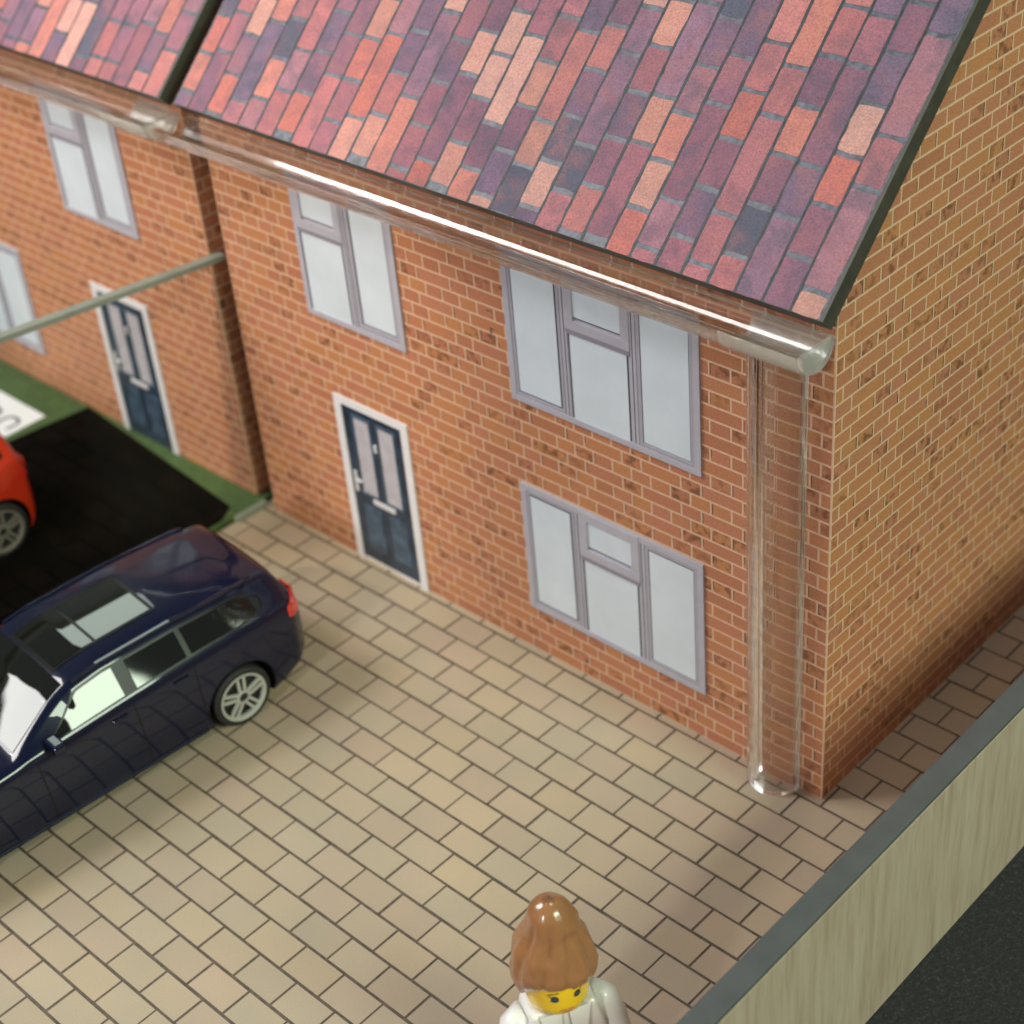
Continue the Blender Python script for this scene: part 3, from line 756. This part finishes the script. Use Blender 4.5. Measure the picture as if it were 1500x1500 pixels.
ESTATE = dict(
    top=[(-6.75, 4.2), (-6.55, 5.6), (-6.35, 7.2), (-5.2, 9.45), (-4.7, 9.72), (-3, 9.95), (3, 10.15), (9, 10.05), (11.2, 9.72), (13, 9.0), (16.6, 7.15), (21, 6.85), (26, 6.1), (28.4, 5.2), (29.1, 4.2), (29.4, 3.0)],
    belt=[(-6.75, 4.0), (-6.5, 6.6), (-6.1, 7.2), (-5, 7.72), (2, 7.70), (8, 7.45), (16, 6.95), (24, 6.15), (28, 5.0), (29.4, 2.9)],
    wid=[(-6.75, 4.6), (-6.4, 5.5), (-5.4, 6.15), (-3, 6.5), (0, 6.62), (12, 6.6), (23, 6.55), (26, 6.2), (28.5, 5.2), (29.4, 4.0)],
    bot=[(-6.75, 2.6), (-6, 2.0), (-4, 1.3), (-2, .95), (23, .95), (27, 1.2), (29.4, 1.5)],
    ends=(-6.75, 29.4), axles=(0.0, 23.0), arch=2.85, wr=2.36, rim=1.90, rail=(-3.6, 11.0), sunroof=(3.2, 11.4, 2.85), sundiv=7.9,
    glass=dict(q=(-3.2, 2.9), r=(3.3, 7.3), f=(8.3, 14.6, 11.0)), screen=(11.5, 16.2), rearglass=(-6.0, -5.25), tail=(-6.45, -5.0, 6.0, 7.75),
    seams=(3.1, 7.8, 15.2), seamcurve=lambda u, z: (-.9 * max(0, (4.8 - z) / 4.8) ** 2 * (1 if u < 4 else 0)) + (.06 * (z - 4) if u > 7 else 0), handles=(4.3, 9.2), mirror=13.9)
def place_car(loc, yaw, label, paint, P, tag):
    c = empty('toy_car', (0, 0, 0), label, 'toy car', 'toy cars on the drives'); car(c, paint, P)
    c.location = loc; c.rotation_euler = (0, 0, yaw); return c
# heading -y: local +u maps to world -y, local +v to world +x
yaw = math.radians(-90 - 4.5)
hd = Vector((math.cos(yaw), math.sin(yaw), 0)); rt = Vector((-math.sin(yaw), math.cos(yaw), 0))
base = Vector((-35.92, -19.63, 0)) - hd * 0.95 - rt * 6.62
place_car(base + Vector((0, 0, 0.01)), yaw, 'navy blue estate car with panoramic glass roof, parked on the pale paving', M['navy'], ESTATE, 'b')
HATCH = dict(ESTATE)
sq = lambda tab: [(u * .60 if u < 0 else u, v) for u, v in tab]
HATCH.update(rail=None, sunroof=None, rimmat='bronze', top=sq(ESTATE['top']), belt=sq(ESTATE['belt']), wid=sq(ESTATE['wid']), bot=[(-4.05, 2.4), (-3.4, 1.5), (-2.6, .95)] + ESTATE['bot'][4:],
             ends=(-4.05, 29.4), rearglass=(-3.6, -3.15), tail=(-3.85, -2.9, 5.6, 7.4), glass=dict(q=(-1.9, 2.9), r=(3.3, 7.3), f=(8.3, 14.6, 11.0)))
y2 = math.radians(-90 - 2.0)
place_car(Vector((-73.7, -17.9, 0.45)), y2, 'bright red car at left edge, parked on the black drive', M['red'], HATCH, 'r')

# ------------------------------------------------------------------ toy figure
FX, FY = 2.2, -27.45
az = math.atan2(CAM_LOC[1] - FY, CAM_LOC[0] - FX) + math.radians(15)
fig = empty('toy_figure', (FX, FY, 0), 'toy figure with brown bun hair, yellow face and white jacket, foreground paving', 'toy figure')
fd = Vector((math.cos(az), math.sin(az), 0)); fr_ = Vector((math.sin(az), -math.cos(az), 0))      # forward, figure's left as seen by viewer = right
def F(r, f, z): v = Vector((FX, FY, z)) + fr_ * r + fd * f; return (v.x, v.y, v.z)
def fpart(mb, name, mat, par=None, smooth=True, bv=0, sub=0):
    mb.v = [F(*p) for p in mb.v]; o = mb.obj(name, mat, par or fig, smooth=smooth)
    if bv: bevel(o, bv, 3)
    return o
for s in (-1, 1):
    m = MB(); m.box(s * 1.33 - 1.22, s * 1.33 + 1.22, -1.3, 1.3, 0.01, 3.9); m.box(s * 1.33 - 1.22, s * 1.33 + 1.22, -1.3, 1.9, 0.01, .9); fpart(m, 'leg', M['tan'], smooth=False, bv=.12)
m = MB(); m.box(-2.6, 2.6, -1.28, 1.28, 3.95, 4.75); fpart(m, 'hips', M['tan'], smooth=False, bv=.12)
m = MB(); m.add([(-2.6, -1.3, 4.8), (2.6, -1.3, 4.8), (2.6, 1.3, 4.8), (-2.6, 1.3, 4.8), (-1.75, -1.1, 8.55), (1.75, -1.1, 8.55), (1.75, 1.1, 8.55), (-1.75, 1.1, 8.55)], [(3, 2, 1, 0), (4, 5, 6, 7), (0, 1, 5, 4), (1, 2, 6, 5), (2, 3, 7, 6), (3, 0, 4, 7)])
torso = fpart(m, 'torso', M['white'], smooth=False, bv=.22)
m = MB(); m.add([(-1.05, 1.16, 8.45), (-.25, 1.17, 8.3), (-.35, 1.315, 5.2), (-1.1, 1.315, 5.2)], [(0, 1, 2, 3), (3, 2, 1, 0)]); m.v = [(a, b + .02, c) for a, b, c in m.v]; fpart(m, 'shirt', M['greyprint'], torso, smooth=False)
for s in (-1, 1):   # lapel, arm, hand
    m = MB(); m.add([(s * .2, 1.20, 8.55), (s * 1.4, 1.20, 8.6), (s * 1.1, 1.42, 7.0), (s * .35, 1.42, 6.4)], [(0, 1, 2, 3)]); m.add([(s * .2, 1.08, 8.55), (s * 1.4, 1.08, 8.6), (s * 1.1, 1.2, 7.0), (s * .35, 1.2, 6.4)], [(3, 2, 1, 0)]); fpart(m, 'lapel', M['white'], torso, smooth=False)
    m = MB(); pts = [(s * 1.75, -.15, 7.65, .88), (s * 2.45, -.05, 7.15, .88), (s * 2.85, .35, 6.1, .78), (s * 2.95, 1.15, 5.1, .70), (s * 2.9, 1.75, 4.7, .68)]
    vs = []
    for i, (a, b, c, r) in enumerate(pts):
        A = Vector(pts[max(0, i - 1)][:3]); B = Vector(pts[min(4, i + 1)][:3]); t = (B - A).normalized(); u = t.cross(Vector((0, 1, .3))).normalized(); v_ = t.cross(u)
        for k in range(14): q = Vector((a, b, c)) + u * r * math.cos(k * math.pi / 7) + v_ * r * math.sin(k * math.pi / 7); vs.append(tuple(q))
    m.add(vs, [(i * 14 + k, i * 14 + (k + 1) % 14, i * 14 + 14 + (k + 1) % 14, i * 14 + 14 + k) for i in range(4) for k in range(14)] + [tuple(range(13, -1, -1)), tuple(56 + k for k in range(14))])
    arm = fpart(m, 'arm', M['white'])
    h = MB(); vs = []; n = 16        # open ring hand
    for i in range(n + 1):
        t = math.radians(40 + 280 * i / n)
        for rr, dz in ((.82, -.42), (.82, .42), (.50, .42), (.50, -.42)): vs.append((s * 2.85 + rr * math.sin(t), 2.55 - rr * math.cos(t) * 1.0, 4.25 + dz))
    h.add(vs, [(i * 4 + k, i * 4 + (k + 1) % 4, i * 4 + 4 + (k + 1) % 4, i * 4 + 4 + k) for i in range(n) for k in range(4)] + [(3, 2, 1, 0), (n * 4, n * 4 + 1, n * 4 + 2, n * 4 + 3)])
    fpart(h, 'hand', M['yellow'], arm, smooth=False, bv=.08)
HZ = 8.55
m = MB(); m.lathe([(.9, HZ), (1.35, HZ + .08), (1.62, HZ + .35), (1.70, HZ + .8), (1.70, HZ + 2.6), (1.6, HZ + 3.1), (1.2, HZ + 3.35)], 36, lambda p, q, a: (p, q, a)); head = fpart(m, 'head', M['yellow'])
def on_face(mb, cx, cz, rx, rz, mat, name, tilt=0, off=.02, n=16):
    vs = []
    for i in range(n):
        t = 2 * math.pi * i / n; a = cx + rx * math.cos(t); z = cz + rz * math.sin(t) + tilt * rx * math.cos(t)
        ang = a / 1.70; vs.append(((1.70 + off) * math.sin(ang), (1.70 + off) * math.cos(ang), z))
    mb.add(vs, [tuple(range(n - 1, -1, -1))]); fpart(mb, name, mat, head, smooth=False)
for s in (-1, 1):
    on_face(MB(), s * .62, HZ + 1.62, .20, .24, M['facedark'], 'eye')
    on_face(MB(), s * .64, HZ + 1.50, .24, .13, M['blue'], 'eye_shade', off=.015)
    on_face(MB(), s * .68, HZ + 2.02, .34, .06, M['facedark'], 'eyebrow', tilt=s * -.25)
    on_face(MB(), s * .82, HZ + 1.78, .14, .04, M['facedark'], 'eyelash', tilt=s * .5)
on_face(MB(), 0.02, HZ + .72, .40, .075, M['lip'], 'mouth')
on_face(MB(), 0.02, HZ + .58, .22, .04, M['lip'], 'mouth')
# hair: swept up cap with grooves and a tall bun
m = MB(); vs = []; NA, NZ = 72, 34
for j in range(NZ + 1):
    t = j / NZ
    z = HZ + 1.75 + t * 5.35
    r = float(np.interp(t, [0, .10, .22, .40, .52, .62, .74, .86, .95, 1.0], [1.95, 2.24, 2.24, 2.0, 1.66, 1.42, 1.33, 1.10, .70, .05]))
    back = float(np.interp(t, [0, .5, .75, 1], [-.12, -.25, -.20, -.15]))
    for k in range(NA):
        a = 2 * math.pi * k / NA
        groove = (.30 * abs(math.sin(4.5 * a + 2.2 * t)) ** .8 - .20) * math.sin(math.pi * min(1, t * 1.1 + .06)) + .05 * math.sin(19 * a - 4 * t) * (1 - t) * min(1, 4 * t) + (.16 * math.exp(-((t - .74) / .10) ** 2) * -math.sin(a - .4) * .8)
        x = (r + groove) * math.sin(a); y = (r + groove) * math.cos(a) + back
        fwd = max(0, math.cos(a))
        zz = z - (.95 * (1 - fwd) - .50 * fwd) * (1 - t) ** 5 + .34 * math.sin(a) * max(0.0, fwd) * (1 - t) ** 4 * 1.6
        if t < .2: x *= 1 - .10 * fwd * (1 - t / .2); y -= .16 * fwd * (1 - t / .2)
        vs.append((x, y, zz))
m.add(vs, [(j * NA + k, (j + 1) * NA + k, (j + 1) * NA + (k + 1) % NA, j * NA + (k + 1) % NA) for j in range(NZ) for k in range(NA)] + [tuple(NZ * NA + k for k in range(NA))])
m.add([(1.72 * math.sin(2 * math.pi * k / NA), 1.72 * math.cos(2 * math.pi * k / NA) - .05, HZ + 2.1 - .7 * (1 - max(0, math.cos(2 * math.pi * k / NA)))) for k in range(NA)], [])
o = len(m.v) - NA
m.f += [(k, (k + 1) % NA, o + (k + 1) % NA, o + k) for k in range(NA)]; m.mi += [0] * NA
fpart(m, 'hair', M['hair'])
